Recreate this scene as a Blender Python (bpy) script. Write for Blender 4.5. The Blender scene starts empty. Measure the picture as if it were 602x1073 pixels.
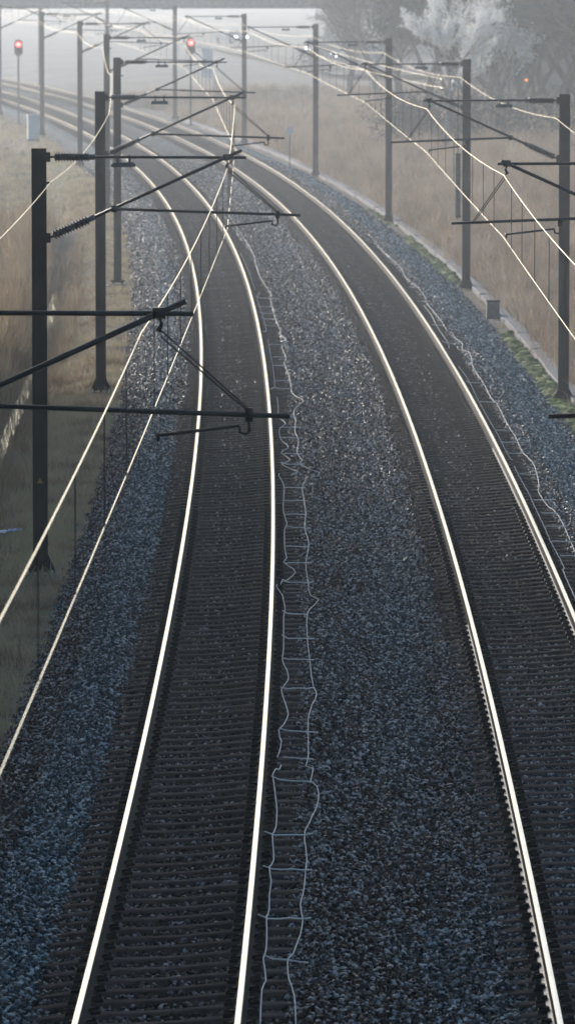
import bpy, math, random
import numpy as np
from mathutils import Vector, Matrix

random.seed(7)
rng = np.random.default_rng(11)
scene = bpy.context.scene
COL = scene.collection
PI = math.pi

# ------------------------------------------------------------------ camera
CAM_H = 9.745
PITCH = 5.4806
cam_data = bpy.data.cameras.new('camera')
cam = bpy.data.objects.new('camera', cam_data)
COL.objects.link(cam)
cam.location = (0, 0, CAM_H)
cam.rotation_euler = (PI / 2 - math.radians(PITCH), 0, 0)
cam_data.sensor_fit = 'VERTICAL'
cam_data.sensor_height = 36.0
cam_data.lens = 36.0 * 6083.9 / 1073.0
cam_data.clip_start = 1.0
cam_data.clip_end = 6000
cam_data.dof.use_dof = True
cam_data.dof.focus_distance = 72
cam_data.dof.aperture_fstop = 5.6
scene.camera = cam

# ------------------------------------------------------------------ sky, sun, exposure
SUN_ELEV, SUN_ROT = math.radians(12), math.radians(-26)
world = bpy.data.worlds.new('World')
scene.world = world
world.use_nodes = True
wn = world.node_tree
sky = wn.nodes.new('ShaderNodeTexSky')
sky.sky_type = 'NISHITA'
sky.sun_disc = False
sky.sun_elevation = SUN_ELEV
sky.sun_rotation = SUN_ROT
sky.air_density = 1.0
sky.dust_density = 1.5
sky.ozone_density = 2.0
wn.links.new(sky.outputs[0], wn.nodes['Background'].inputs[0])
wn.nodes['Background'].inputs[1].default_value = 0.09
sun_d = bpy.data.lights.new('sun', 'SUN')
sun_d.energy = 1.6
sun_d.angle = math.radians(7)
sun_d.color = (1.0, 0.92, 0.86)
sun = bpy.data.objects.new('sun', sun_d)
COL.objects.link(sun)
# direction towards the sun: azimuth SUN_ROT from +Y towards +X
to_sun = Vector((math.sin(SUN_ROT) * math.cos(SUN_ELEV), math.cos(SUN_ROT) * math.cos(SUN_ELEV), math.sin(SUN_ELEV)))
sun.rotation_euler = to_sun.to_track_quat('Z', 'Y').to_euler()
sun.location = (0, 60, 40)
vs = scene.view_settings
vs.view_transform = 'Standard'
vs.look = 'None'
vs.gamma = 1.0
vs.exposure = 1.2
vs.use_curve_mapping = False
scene.cycles.use_denoising = True
scene.cycles.volume_bounces = 1
scene.cycles.max_bounces = 6
scene.cycles.sample_clamp_indirect = 4.0
HAZE_DENSITY = 0.0006

# ------------------------------------------------------------------ the line of the railway: a gentle left-hand curve
SP = 4.464            # distance between the two track centres
CANT = (0.1, 0.085)
DS = 0.5
_s = np.arange(-60, 1400, DS)
_k = np.interp(_s, [-60, 0, 30, 110, 190, 270, 350, 450, 620, 700],
               np.array([0, .1, .268, .3004, .432, .5047, .4104, .62, .62, .1]) / 1000.)
_k = np.where(_s < 0, 0, np.interp(_s, [30, 110, 190, 270, 350, 450, 620, 700], np.array([.268, .3004, .432, .5047, .4104, .62, .62, .1]) / 1000.))
_th = np.concatenate([[0], np.cumsum((_k[1:] + _k[:-1]) / 2 * DS)])
_th += -0.0168 - np.interp(0, _s, _th)
_x = np.concatenate([[0], np.cumsum(-np.sin((_th[1:] + _th[:-1]) / 2) * DS)])
_y = np.concatenate([[0], np.cumsum(np.cos((_th[1:] + _th[:-1]) / 2) * DS)])
_x += -1.5163 - np.interp(0, _s, _x)
_y += 30 - np.interp(0, _s, _y)


def line(s):
    return np.interp(s, _s, _x), np.interp(s, _s, _y), np.interp(s, _s, _th)


def pts(s, o, z):
    s, o, z = np.broadcast_arrays(np.asarray(s, float), np.asarray(o, float), np.asarray(z, float))
    x, y, t = line(s)
    return np.stack([x + np.cos(t) * o, y + np.sin(t) * o, z], -1)


def pt(s, o, z):
    return Vector(pts(s, o, z))


# cross-section of the ballast bed: offset from the left track's centre, height against rail top
BO = [-3.05, -2.75, -1.75, -1.45, -1.30, 0, 1.30, 1.45, 1.75, SP - 1.75, SP - 1.45, SP - 1.3, SP, SP + 1.3, SP + 1.45, SP + 1.8, SP + 2.85, SP + 3.15]
BZ = [-0.85, -0.64, -0.33, -0.305, -0.30, -0.226, -0.142, -0.14, -0.19, -0.29, -0.275, -0.27, -0.226, -0.15, -0.15, -0.20, -0.53, -0.75]
GO = [-700, -60, -14, -7.5, -6.3, -5.6, -5.1, -4.7, -4.1, -3.5, -2.6, -2.2, 7.0, 7.3, 8.3, 9.0, 12, 18, 30, 60, 700]
GZ = [-0.6, -0.6, -0.6, -0.65, -0.8, -1.2, -1.3, -1.2, -0.82, -0.62, -0.6, -1.0, -1.0, -0.55, -0.56, -0.62, -0.5, -0.1, 0.1, 0.2, 0.2]


def bz(o):
    return np.interp(o, BO, BZ)


def gz(o):
    return np.interp(o, GO, GZ)


def tilt(track, ol):
    return ol / 1.507 * CANT[track]


# ------------------------------------------------------------------ materials
def mat(name, col=(.5, .5, .5), rough=.6, metal=0.0, var=0.0, scale=20.0, bump=0.0, emit=None, col2=None, spec=.5, coords='Object', detail=4, bscale=None):
    m = bpy.data.materials.new(name)
    m.use_nodes = True
    n, l = m.node_tree.nodes, m.node_tree.links
    b = n['Principled BSDF']
    b.inputs['Base Color'].default_value = (*col, 1)
    b.inputs['Roughness'].default_value = rough
    b.inputs['Metallic'].default_value = metal
    b.inputs['Specular IOR Level'].default_value = spec
    if emit:
        b.inputs['Emission Color'].default_value = (*emit[0], 1)
        b.inputs['Emission Strength'].default_value = emit[1]
    if col2 or var or bump:
        tc = n.new('ShaderNodeTexCoord')
        nz = n.new('ShaderNodeTexNoise')
        nz.inputs['Scale'].default_value = scale
        nz.inputs['Detail'].default_value = detail
        l.new(tc.outputs[coords], nz.inputs['Vector'])
        if col2 or var:
            c2 = col2 or tuple(min(1, c * (1 + var)) for c in col)
            c1 = col if col2 else tuple(c * (1 - var) for c in col)
            rp = n.new('ShaderNodeValToRGB')
            rp.color_ramp.elements[0].position = .35
            rp.color_ramp.elements[1].position = .65
            rp.color_ramp.elements[0].color = (*c1, 1)
            rp.color_ramp.elements[1].color = (*c2, 1)
            l.new(nz.outputs['Fac'], rp.inputs[0])
            l.new(rp.outputs[0], b.inputs['Base Color'])
        if bump:
            bp = n.new('ShaderNodeBump')
            bp.inputs['Strength'].default_value = bump
            bp.inputs['Distance'].default_value = .02
            src = nz
            if bscale:
                src = n.new('ShaderNodeTexNoise')
                src.inputs['Scale'].default_value = bscale
                src.inputs['Detail'].default_value = detail
                l.new(tc.outputs[coords], src.inputs['Vector'])
            l.new(src.outputs['Fac'], bp.inputs['Height'])
            l.new(bp.outputs[0], b.inputs['Normal'])
    return m


M = {}
M['mast'] = mat('dark_painted_steel', (.010, .011, .012), .6, 0, .35, 6, .1, col2=(.018, .017, .017), spec=.15)
M['tube'] = mat('dark_tube', (.012, .016, .018), .42, 0, .2, 9, spec=.35)
M['insul'] = mat('insulator_grey', (.035, .032, .032), .35)
M['insul_cap'] = mat('insulator_cap', (.10, .11, .12), .4, .8)
M['wire'] = mat('bare_wire', (.62, .62, .63), .2, 1.0)
M['darkwire'] = mat('thin_dark_wire', (.03, .03, .03), .5, .4)
M['concrete'] = mat('concrete', (.21, .205, .215), .85, 0, .25, 5, .3)
M['footing'] = mat('old_concrete', (.16, .16, .155), .85, 0, .35, 7, .4)
M['plate'] = mat('plate_grey', (.09, .10, .11), .5, .3, .2, 8)
M['bolt'] = mat('galvanised_bolt', (.65, .65, .66), .3, 1.0)
M['railhead'] = mat('polished_rail_head', (.60, .55, .525), .2, 1.0, col2=(.48, .44, .42), scale=1.2)
M['railside'] = mat('rusty_rail_side', (.028, .022, .020), .8, 0, .3, 5, .2, col2=(.045, .033, .028), spec=.15)
M['railfoot'] = mat('bright_new_rail_foot', (.40, .385, .37), .42, 1.0, col2=(.16, .15, .145), scale=11)
M['sleeper'] = mat('sleeper_concrete', (.065, .053, .048), .85, spec=.04, scale=9, bump=.5, col2=(.10, .084, .076), bscale=60)
M['sleeper_stain'] = mat('rust_stained_sleeper', (.050, .040, .036), .85, spec=.04, scale=9, bump=.4, col2=(.078, .063, .057), bscale=60)
M['fast'] = mat('black_fastening', (.008, .008, .008), .7, spec=.15)
M['cord'] = mat('pale_cord', (.80, .78, .76), .6, col2=(.66, .64, .62), scale=2)
M['tie'] = mat('grey_tie', (.78, .76, .74), .5)
M['yellow'] = mat('yellow_sign', (.30, .18, .03), .6)
M['white'] = mat('white_paint', (.5, .54, .57), .5, 0, .08, 6)
M['black'] = mat('matt_black', (.012, .013, .014), .6)
M['redlamp'] = mat('red_lamp', (.3, .02, .02), .3, emit=((1.0, .06, .05), 7))
M['redring'] = mat('red_lens_rim', (.4, .02, .02), .3, emit=((1.0, .03, .03), 1.6))
M['headlamp'] = mat('headlamp_lit', (.9, .9, .9), .3, emit=((.92, .96, 1.0), 9))
M['orangelamp'] = mat('orange_lamp', (.8, .4, .1), .3, emit=((1.0, .34, .06), .7))
M['carpaint1'] = mat('pale_blue_paint', (.30, .40, .50), .3)
M['carpaint2'] = mat('dark_paint', (.05, .06, .07), .3)
M['carpaint3'] = mat('silver_paint', (.35, .36, .37), .3, .3)
M['glass'] = mat('dark_glass', (.02, .025, .03), .08)
M['rubber'] = mat('rubber', (.02, .02, .02), .8)
M['bark'] = mat('bark', (.07, .06, .05), .9, 0, .3, 6, .5)
M['bark_pale'] = mat('pale_bark', (.20, .19, .18), .9, 0, .3, 6, .5)

M['leaf_dark'] = mat('dark_twigs', (.05, .05, .048), .9, col2=(.085, .078, .07), scale=2)
M['haze_pale_twigs'] = mat('twigs_paled_for_haze', (.30, .31, .32), .9, col2=(.40, .41, .42), scale=1)  # far twigs coloured paler to stand in for haze over them
M['leaf_green'] = mat('dark_evergreen', (.035, .05, .04), .9, col2=(.06, .075, .06), scale=2)
M['moss'] = mat('moss', (.22, .26, .06), .95, 0, 0, 5, .8, col2=(.12, .15, .045), bscale=40)
M['asphalt'] = mat('asphalt', (.05, .05, .052), .9, 0, .2, 4)
M['litter'] = mat('white_plastic', (.66, .72, .85), .35, col2=(.35, .45, .75), scale=14)
M['water'] = mat('ditch_water', (.012, .014, .014), .12, 0, 0, 3.0, .5, spec=.6)


def ground_mat():
    m = bpy.data.materials.new('winter_grass_ground')
    m.use_nodes = True
    n, l = m.node_tree.nodes, m.node_tree.links
    b = n['Principled BSDF']
    b.inputs['Roughness'].default_value = .95
    tc = n.new('ShaderNodeTexCoord')
    def noise(sc, det=5):
        z = n.new('ShaderNodeTexNoise')
        z.inputs['Scale'].default_value = sc
        z.inputs['Detail'].default_value = det
        l.new(tc.outputs['Object'], z.inputs['Vector'])
        return z
    def ramp(src, *els):
        r = n.new('ShaderNodeValToRGB')
        while len(r.color_ramp.elements) < len(els):
            r.color_ramp.elements.new(.5)
        for e, (p, c) in zip(r.color_ramp.elements, els):
            e.position = p
            e.color = (*c, 1)
        l.new(src, r.inputs[0])
        return r
    big = ramp(noise(.35).outputs['Fac'], (.3, (.17, .115, .07)), (.48, (.14, .115, .075)), (.62, (.085, .095, .04)))
    fine = ramp(noise(9).outputs['Fac'], (.3, (.07, .055, .04)), (.55, (.16, .13, .09)), (.75, (.24, .21, .16)))
    mx = n.new('ShaderNodeMix')
    mx.data_type = 'RGBA'
    mx.inputs[0].default_value = .5
    l.new(big.outputs[0], mx.inputs[6])
    l.new(fine.outputs[0], mx.inputs[7])
    at = n.new('ShaderNodeAttribute')
    at.attribute_name = 'tint'
    sp = n.new('ShaderNodeSeparateXYZ')
    l.new(at.outputs['Vector'], sp.inputs[0])
    straw = ramp(noise(2.5).outputs['Fac'], (.3, (.18, .135, .095)), (.7, (.30, .245, .185)))
    haze_pale_ground = ramp(noise(.12).outputs['Fac'], (.35, (.18, .175, .165)), (.65, (.25, .24, .225)))  # far ground paled: brightness of distant haze put into its colour
    m2 = n.new('ShaderNodeMix')
    m2.data_type = 'RGBA'
    l.new(sp.outputs[1], m2.inputs[0])
    l.new(mx.outputs[2], m2.inputs[6])
    l.new(straw.outputs[0], m2.inputs[7])
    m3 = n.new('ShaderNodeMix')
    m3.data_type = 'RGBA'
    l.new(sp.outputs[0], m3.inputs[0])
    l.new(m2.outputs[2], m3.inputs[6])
    l.new(haze_pale_ground.outputs[0], m3.inputs[7])
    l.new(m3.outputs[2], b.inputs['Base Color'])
    bp = n.new('ShaderNodeBump')
    bp.inputs['Strength'].default_value = .8
    bp.inputs['Distance'].default_value = .06
    l.new(noise(16, 6).outputs['Fac'], bp.inputs['Height'])
    l.new(bp.outputs[0], b.inputs['Normal'])
    return m


def tint_mat(name, stones, rough=.5):
    """ballast: colour from the real kind of stone (clean blue-grey, old dark, rust-dusted) carried as attribute tint;
    tint.x = rust dust 0..1, tint.y = clean blue share 0..1"""
    m = bpy.data.materials.new(name)
    m.use_nodes = True
    n, l = m.node_tree.nodes, m.node_tree.links
    b = n['Principled BSDF']
    b.inputs['Roughness'].default_value = rough
    b.inputs['Specular IOR Level'].default_value = .05
    at = n.new('ShaderNodeAttribute')
    at.attribute_name = 'tint'
    at.attribute_type = 'INSTANCER' if stones else 'GEOMETRY'
    sep = n.new('ShaderNodeSeparateXYZ')
    l.new(at.outputs['Vector'], sep.inputs[0])
    if stones:
        rn = n.new('ShaderNodeAttribute')
        rn.attribute_name = 'rnd'
        oi = n.new('ShaderNodeObjectInfo')
        ad = n.new('ShaderNodeMath')
        ad.operation = 'ADD'
        l.new(rn.outputs['Fac'], ad.inputs[0])
        l.new(oi.outputs['Random'], ad.inputs[1])
        fr = n.new('ShaderNodeMath')
        fr.operation = 'FRACT'
        l.new(ad.outputs[0], fr.inputs[0])
        rnd = fr.outputs[0]
    else:
        tc = n.new('ShaderNodeTexCoord')
        vo = n.new('ShaderNodeTexVoronoi')
        vo.inputs['Scale'].default_value = 17
        l.new(tc.outputs['Object'], vo.inputs['Vector'])
        sx = n.new('ShaderNodeSeparateXYZ')
        l.new(vo.outputs['Color'], sx.inputs[0])
        rnd = sx.outputs[0]
        bp = n.new('ShaderNodeBump')
        bp.inputs['Strength'].default_value = 1.0
        bp.inputs['Distance'].default_value = .04
        l.new(vo.outputs['Distance'], bp.inputs['Height'])
        bp.invert = True
        l.new(bp.outputs[0], b.inputs['Normal'])
    def ramp(*els):
        r = n.new('ShaderNodeValToRGB')
        while len(r.color_ramp.elements) < len(els):
            r.color_ramp.elements.new(.5)
        for e, (p, c) in zip(r.color_ramp.elements, els):
            e.position = p
            e.color = (*c, 1)
        l.new(rnd, r.inputs[0])
        return r
    old = ramp((0, (.006, .007, .008)), (.5, (.013, .015, .017)), (.72, (.042, .047, .053)), (1, (.36, .38, .40)))
    blue = ramp((0, (.009, .021, .027)), (.5, (.034, .075, .094)), (.72, (.105, .18, .21)), (1, (.46, .57, .60)))
    rust = ramp((0, (.007, .006, .006)), (.5, (.015, .0125, .012)), (.8, (.042, .036, .036)), (1, (.28, .27, .275)))
    if stones:
        # only some stones have a clean, slightly shiny face
        mr = n.new('ShaderNodeMapRange')
        mr.inputs['From Min'].default_value = .5
        mr.inputs['From Max'].default_value = 1.0
        mr.inputs['To Min'].default_value = .02
        mr.inputs['To Max'].default_value = .7
        l.new(rnd, mr.inputs['Value'])
        mm = n.new('ShaderNodeMath')
        mm.operation = 'MULTIPLY_ADD'
        mm.inputs[1].default_value = -.75
        mm.inputs[2].default_value = 1.0
        l.new(sep.outputs[0], mm.inputs[0])
        m3 = n.new('ShaderNodeMath')
        m3.operation = 'MULTIPLY'
        l.new(mr.outputs[0], m3.inputs[0])
        l.new(mm.outputs[0], m3.inputs[1])
        l.new(m3.outputs[0], b.inputs['Specular IOR Level'])
    def mix(f, a, c):
        x = n.new('ShaderNodeMix')
        x.data_type = 'RGBA'
        l.new(f, x.inputs[0])
        l.new(a, x.inputs[6])
        l.new(c, x.inputs[7])
        return x.outputs[2]
    l.new(mix(sep.outputs[0], mix(sep.outputs[1], old.outputs[0], blue.outputs[0]), rust.outputs[0]), b.inputs['Base Color'])
    return m


def grass_mat(name, c1, c2, c3):
    m = bpy.data.materials.new(name)
    m.use_nodes = True
    n, l = m.node_tree.nodes, m.node_tree.links
    b = n['Principled BSDF']
    b.inputs['Roughness'].default_value = .8
    b.inputs['Specular IOR Level'].default_value = .2
    oi = n.new('ShaderNodeObjectInfo')
    r = n.new('ShaderNodeValToRGB')
    r.color_ramp.elements.new(.5)
    for e, p, c in zip(r.color_ramp.elements, (0, .5, 1), (c1, c2, c3)):
        e.position = p
        e.color = (*c, 1)
    ge = n.new('ShaderNodeNewGeometry')
    nz = n.new('ShaderNodeTexNoise')
    nz.inputs['Scale'].default_value = .55
    nz.inputs['Detail'].default_value = 3
    l.new(ge.outputs['Position'], nz.inputs['Vector'])
    mr = n.new('ShaderNodeMapRange')
    mr.inputs['From Min'].default_value = .3
    mr.inputs['From Max'].default_value = .7
    mr.inputs['To Min'].default_value = -.35
    mr.inputs['To Max'].default_value = .85
    l.new(nz.outputs['Fac'], mr.inputs['Value'])
    ad = n.new('ShaderNodeMath')
    ad.operation = 'MULTIPLY_ADD'
    ad.inputs[1].default_value = .5
    l.new(oi.outputs['Random'], ad.inputs[0])
    l.new(mr.outputs[0], ad.inputs[2])
    l.new(ad.outputs[0], r.inputs[0])
    l.new(r.outputs[0], b.inputs['Base Color'])
    tr = n.new('ShaderNodeBsdfTranslucent')
    l.new(r.outputs[0], tr.inputs['Color'])
    mx = n.new('ShaderNodeMixShader')
    mx.inputs[0].default_value = .45
    l.new(b.outputs[0], mx.inputs[1])
    l.new(tr.outputs[0], mx.inputs[2])
    l.new(mx.outputs[0], n['Material Output'].inputs[0])
    return m


M['leaf_pale'] = grass_mat('pale_blossom', (.80, .82, .83), (.84, .86, .86), (.88, .89, .90))
M['ground'] = ground_mat()
M['ballast'] = tint_mat('ballast_bed', False, .7)
M['stone'] = tint_mat('ballast_stone', True, .42)
M['straw'] = grass_mat('straw_grass', (.27, .19, .125), (.43, .33, .235), (.55, .455, .36))
M['verge'] = grass_mat('verge_grass', (.24, .175, .115), (.52, .42, .29), (.48, .44, .27))
M['reed'] = grass_mat('reed_grass', (.24, .17, .11), (.33, .25, .165), (.42, .335, .235))


# ------------------------------------------------------------------ mesh helpers
class MB:
    def __init__(self):
        self.v, self.f, self.m = [], [], []

    def add(self, vs, fs, mi=0):
        n = len(self.v)
        self.v += [tuple(p) for p in vs]
        self.f += [tuple(i + n for i in f) for f in fs]
        self.m += [mi] * len(fs)

    def box(self, x0, x1, y0, y1, z0, z1, mi=0, bev=0.0):
        if bev:
            return self.frustum(x0, x1, y0, y1, z0, z1, bev, mi)
        self.add([(x0, y0, z0), (x1, y0, z0), (x1, y1, z0), (x0, y1, z0), (x0, y0, z1), (x1, y0, z1), (x1, y1, z1), (x0, y1, z1)],
                 [(0, 3, 2, 1), (4, 5, 6, 7), (0, 1, 5, 4), (1, 2, 6, 5), (2, 3, 7, 6), (3, 0, 4, 7)], mi)

    def frustum(self, x0, x1, y0, y1, z0, z1, b, mi=0):
        v = []
        for z, i in ((z0, 0), (z1 - b, 0), (z1, b)):
            v += [(x0 + i, y0 + i, z), (x1 - i, y0 + i, z), (x1 - i, y1 - i, z), (x0 + i, y1 - i, z)]
        f = [(0, 3, 2, 1), (8, 9, 10, 11)]
        for r in (0, 4):
            f += [(r + k, r + (k + 1) % 4, r + 4 + (k + 1) % 4, r + 4 + k) for k in range(4)]
        self.add(v, f, mi)

    def tube(self, path, r, n=8, mi=0, caps=True):
        path = [Vector(p) for p in path]
        rr = r if isinstance(r, (list, tuple)) else [r] * len(path)
        vs, fs = [], []
        up = None
        for i, p in enumerate(path):
            d = (path[min(i + 1, len(path) - 1)] - path[max(i - 1, 0)]).normalized()
            a = d.cross(Vector((0, 0, 1)))
            if a.length < 1e-3:
                a = d.cross(Vector((0, 1, 0)))
            a.normalize()
            b = d.cross(a)
            for k in range(n):
                t = 2 * PI * k / n
                vs.append(p + a * math.cos(t) * rr[i] + b * math.sin(t) * rr[i])
        for i in range(len(path) - 1):
            for k in range(n):
                k2 = (k + 1) % n
                fs.append((i * n + k, i * n + k2, (i + 1) * n + k2, (i + 1) * n + k))
        if caps:
            fs.append(tuple(range(n - 1, -1, -1)))
            fs.append(tuple((len(path) - 1) * n + k for k in range(n)))
        self.add(vs, fs, mi)

    def prism(self, poly, y0, y1, mi=0):
        """polygon in the xz plane, extruded along y"""
        n = len(poly)
        vs = [(x, y0, z) for x, z in poly] + [(x, y1, z) for x, z in poly]
        fs = [tuple(range(n)), tuple(range(2 * n - 1, n - 1, -1))]
        fs += [(i, n + i, n + (i + 1) % n, (i + 1) % n) for i in range(n)]
        self.add(vs, fs, mi)

    def mesh(self, name, mats, smooth=False):
        me = bpy.data.meshes.new(name)
        me.from_pydata(self.v, [], self.f)
        for m in (mats if isinstance(mats, (list, tuple)) else [mats]):
            me.materials.append(M[m] if isinstance(m, str) else m)
        me.polygons.foreach_set('material_index', self.m)
        if smooth:
            me.polygons.foreach_set('use_smooth', [True] * len(self.f))
        me.update()
        return me

    def build(self, name, mats, parent=None, smooth=False):
        return link(name, self.mesh(name, mats, smooth), parent)


def link(name, me, parent=None):
    o = bpy.data.objects.new(name, me)
    COL.objects.link(o)
    o.parent = parent
    return o


def tag(o, label=None, cat=None, group=None, kind=None):
    for k, v in (('label', label), ('category', cat), ('group', group), ('kind', kind)):
        if v:
            o[k] = v
    return o


def empty(name, loc=(0, 0, 0), rz=0.0):
    o = bpy.data.objects.new(name, None)
    o.empty_display_size = .3
    COL.objects.link(o)
    o.location = loc
    o.rotation_euler = (0, 0, rz)
    return o


def copy_tree(o, parent=None):
    c = o.copy()
    COL.objects.link(c)
    c.parent = parent
    for ch in list(o.children):
        copy_tree(ch, c)
    return c


def grid_mesh(name, P, m, attr=None):
    """P: (ns, no, 3) array"""
    a, b = P.shape[:2]
    idx = np.arange(a * b).reshape(a, b)
    q = np.stack([idx[:-1, :-1], idx[:-1, 1:], idx[1:, 1:], idx[1:, :-1]], -1).reshape(-1, 4)
    me = bpy.data.meshes.new(name)
    me.from_pydata(P.reshape(-1, 3).tolist(), [], q.tolist())
    me.materials.append(M[m])
    me.polygons.foreach_set('use_smooth', [True] * len(q))
    if attr is not None:
        at = me.attributes.new('tint', 'FLOAT_VECTOR', 'POINT')
        at.data.foreach_set('vector', attr.reshape(-1).astype(np.float32))
    return me


def noise2(x, y, seed=0):
    r = np.random.default_rng(seed)
    v = np.zeros_like(x, float)
    for k in range(7):
        a, p = r.uniform(0, 2 * PI), r.uniform(0, 2 * PI)
        fq = 2 ** (k / 1.6)
        v += np.sin((x * math.cos(a) + y * math.sin(a)) * fq + p) / (1 + k * .5)
    return v / 3


# ------------------------------------------------------------------ ground, ditch, ballast bed
ss = np.concatenate([np.arange(-60, 300, 3.), np.arange(300, 1390, 15.)])
oo = np.array(sorted(set(GO + list(np.arange(-16, 24, .5)) + [-400, -200, -100, -40, -25, 26, 34, 45, 90, 150, 300, 500])))
S, O = np.meshgrid(ss, oo, indexing='ij')
Z = gz(O) + np.where((O < -2.4) | (O > 7.2), .05 * noise2(S * .9, O * .9, 3), 0) + np.where(O > 12, .25 * noise2(S * .06, O * .06, 5), 0)
fr = np.clip((S - 300) / 160 + .12 * noise2(S * .05, O * .09, 14), 0, 1)  # share of the haze-paled colour, growing with distance
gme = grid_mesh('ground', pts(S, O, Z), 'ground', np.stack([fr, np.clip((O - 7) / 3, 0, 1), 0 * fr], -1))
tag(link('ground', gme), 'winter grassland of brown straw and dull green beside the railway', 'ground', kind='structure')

w_o = np.array([-5.25, -5.2, -5.12, -5.05, -4.98])
S, O = np.meshgrid(np.arange(60, 158, 4.), w_o, indexing='ij')
tag(link('ditch_water', grid_mesh('ditch_water', pts(S, O, -1.08 + 0 * S), 'water')), 'narrow ditch of still water catching white light left of the tracks', 'water', kind='structure')


def tint_at(s, o):
    """rust dust and share of clean blue stone across the bed"""
    t1 = np.abs(o)
    t2 = np.abs(o - SP)
    nz = noise2(s * .25, o * 1.3, 8)
    inn1 = np.clip((1.25 - t1) / .3, 0, 1)
    inn2 = np.clip((1.35 - t2) / .25, 0, 1)
    rust = np.maximum(inn1 * .75, inn2 * np.where(s + .3 * nz > 54, 1.0, .35))
    left = np.exp(-((o + 1.65) / .42) ** 2) * .9
    right = np.clip((o - SP - 1.35) / .3, 0, 1) * np.clip((SP + 3.0 - o) / .5, 0, 1) * 1.1
    mid = np.exp(-((o - SP + 1.7) / .5) ** 2) * .3 + .06 * np.clip((o - 1.4) / .4, 0, 1) * np.clip((SP - 1.3 - o) / .4, 0, 1)
    near2 = inn2 * np.where(s < 54, .35, 0)
    blue = np.clip(left + right + mid + near2 + .38 * nz, 0, 1)
    return np.clip(rust + .1 * nz, 0, 1), blue


def bed_z(o):
    z = bz(o)
    return z


ss = np.concatenate([np.arange(0, 250, 2.), np.arange(250, 700, 6.)])
oo = np.array(sorted(set(BO + list(np.arange(-2.7, 7.3, .2)))))
S, O = np.meshgrid(ss, oo, indexing='ij')
tr, tb = tint_at(S, O)
Zb = bed_z(O) - .014
tag(link('ballast_bed', grid_mesh('ballast_bed', pts(S, O, Zb), 'ballast', np.stack([tr, tb, 0 * tr], -1))),
    'bed of dark crushed stone carrying both tracks', 'ballast', kind='structure')


# ------------------------------------------------------------------ scattered stuff: loose stones, grass (instanced on points)
def proto_collection(name, meshes):
    c = bpy.data.collections.new(name)
    for i, me in enumerate(meshes):
        c.objects.link(bpy.data.objects.new('%s_%02d' % (name, i), me))
    return c


def scatter(name, P, rot, scl, coll, m, nvar, tint=None):
    me = bpy.data.meshes.new(name)
    me.from_pydata(P.tolist(), [], [])
    n = len(P)
    def put(an, tp, key, arr):
        a = me.attributes.new(an, tp, 'POINT')
        a.data.foreach_set(key, np.ascontiguousarray(arr).reshape(-1))
    put('rot', 'FLOAT_VECTOR', 'vector', rot.astype(np.float32))
    put('scl', 'FLOAT_VECTOR', 'vector', scl.astype(np.float32))
    put('vid', 'INT', 'value', rng.integers(0, nvar, n).astype(np.int32))
    if tint is not None:
        put('tint', 'FLOAT_VECTOR', 'vector', tint.astype(np.float32))
    o = link(name, me)
    me.materials.append(M[m])
    ng = bpy.data.node_groups.new(name, 'GeometryNodeTree')
    ng.interface.new_socket('Geometry', in_out='INPUT', socket_type='NodeSocketGeometry')
    ng.interface.new_socket('Geometry', in_out='OUTPUT', socket_type='NodeSocketGeometry')
    N, L = ng.nodes, ng.links
    gi, go = N.new('NodeGroupInput'), N.new('NodeGroupOutput')
    ip = N.new('GeometryNodeInstanceOnPoints')
    ci = N.new('GeometryNodeCollectionInfo')
    ci.inputs['Collection'].default_value = coll
    ci.inputs['Separate Children'].default_value = True
    ci.inputs['Reset Children'].default_value = True
    def na(an, tp):
        x = N.new('GeometryNodeInputNamedAttribute')
        x.data_type = tp
        x.inputs['Name'].default_value = an
        return x.outputs['Attribute']
    L.new(gi.outputs[0], ip.inputs['Points'])
    L.new(ci.outputs[0], ip.inputs['Instance'])
    ip.inputs['Pick Instance'].default_value = True
    L.new(na('vid', 'INT'), ip.inputs['Instance Index'])
    e2r = N.new('FunctionNodeEulerToRotation')
    L.new(na('rot', 'FLOAT_VECTOR'), e2r.inputs[0])
    L.new(e2r.outputs[0], ip.inputs['Rotation'])
    L.new(na('scl', 'FLOAT_VECTOR'), ip.inputs['Scale'])
    L.new(ip.outputs[0], go.inputs[0])
    md = o.modifiers.new('scatter', 'NODES')
    md.node_group = ng
    return o


def ico():
    t = (1 + 5 ** .5) / 2
    v = np.array([(-1, t, 0), (1, t, 0), (-1, -t, 0), (1, -t, 0), (0, -1, t), (0, 1, t), (0, -1, -t), (0, 1, -t), (t, 0, -1), (t, 0, 1), (-t, 0, -1), (-t, 0, 1)]) / math.sqrt(1 + t * t)
    f = [(0, 11, 5), (0, 5, 1), (0, 1, 7), (0, 7, 10), (0, 10, 11), (1, 5, 9), (5, 11, 4), (11, 10, 2), (10, 7, 6), (7, 1, 8), (3, 9, 4), (3, 4, 2), (3, 2, 6), (3, 6, 8), (3, 8, 9), (4, 9, 5), (2, 4, 11), (6, 2, 10), (8, 6, 7), (9, 8, 1)]
    return v, f


def rotm(r):
    return np.array(Matrix.Rotation(r.uniform(0, 2 * PI), 3, Vector(r.normal(size=3)).normalized()))


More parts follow.
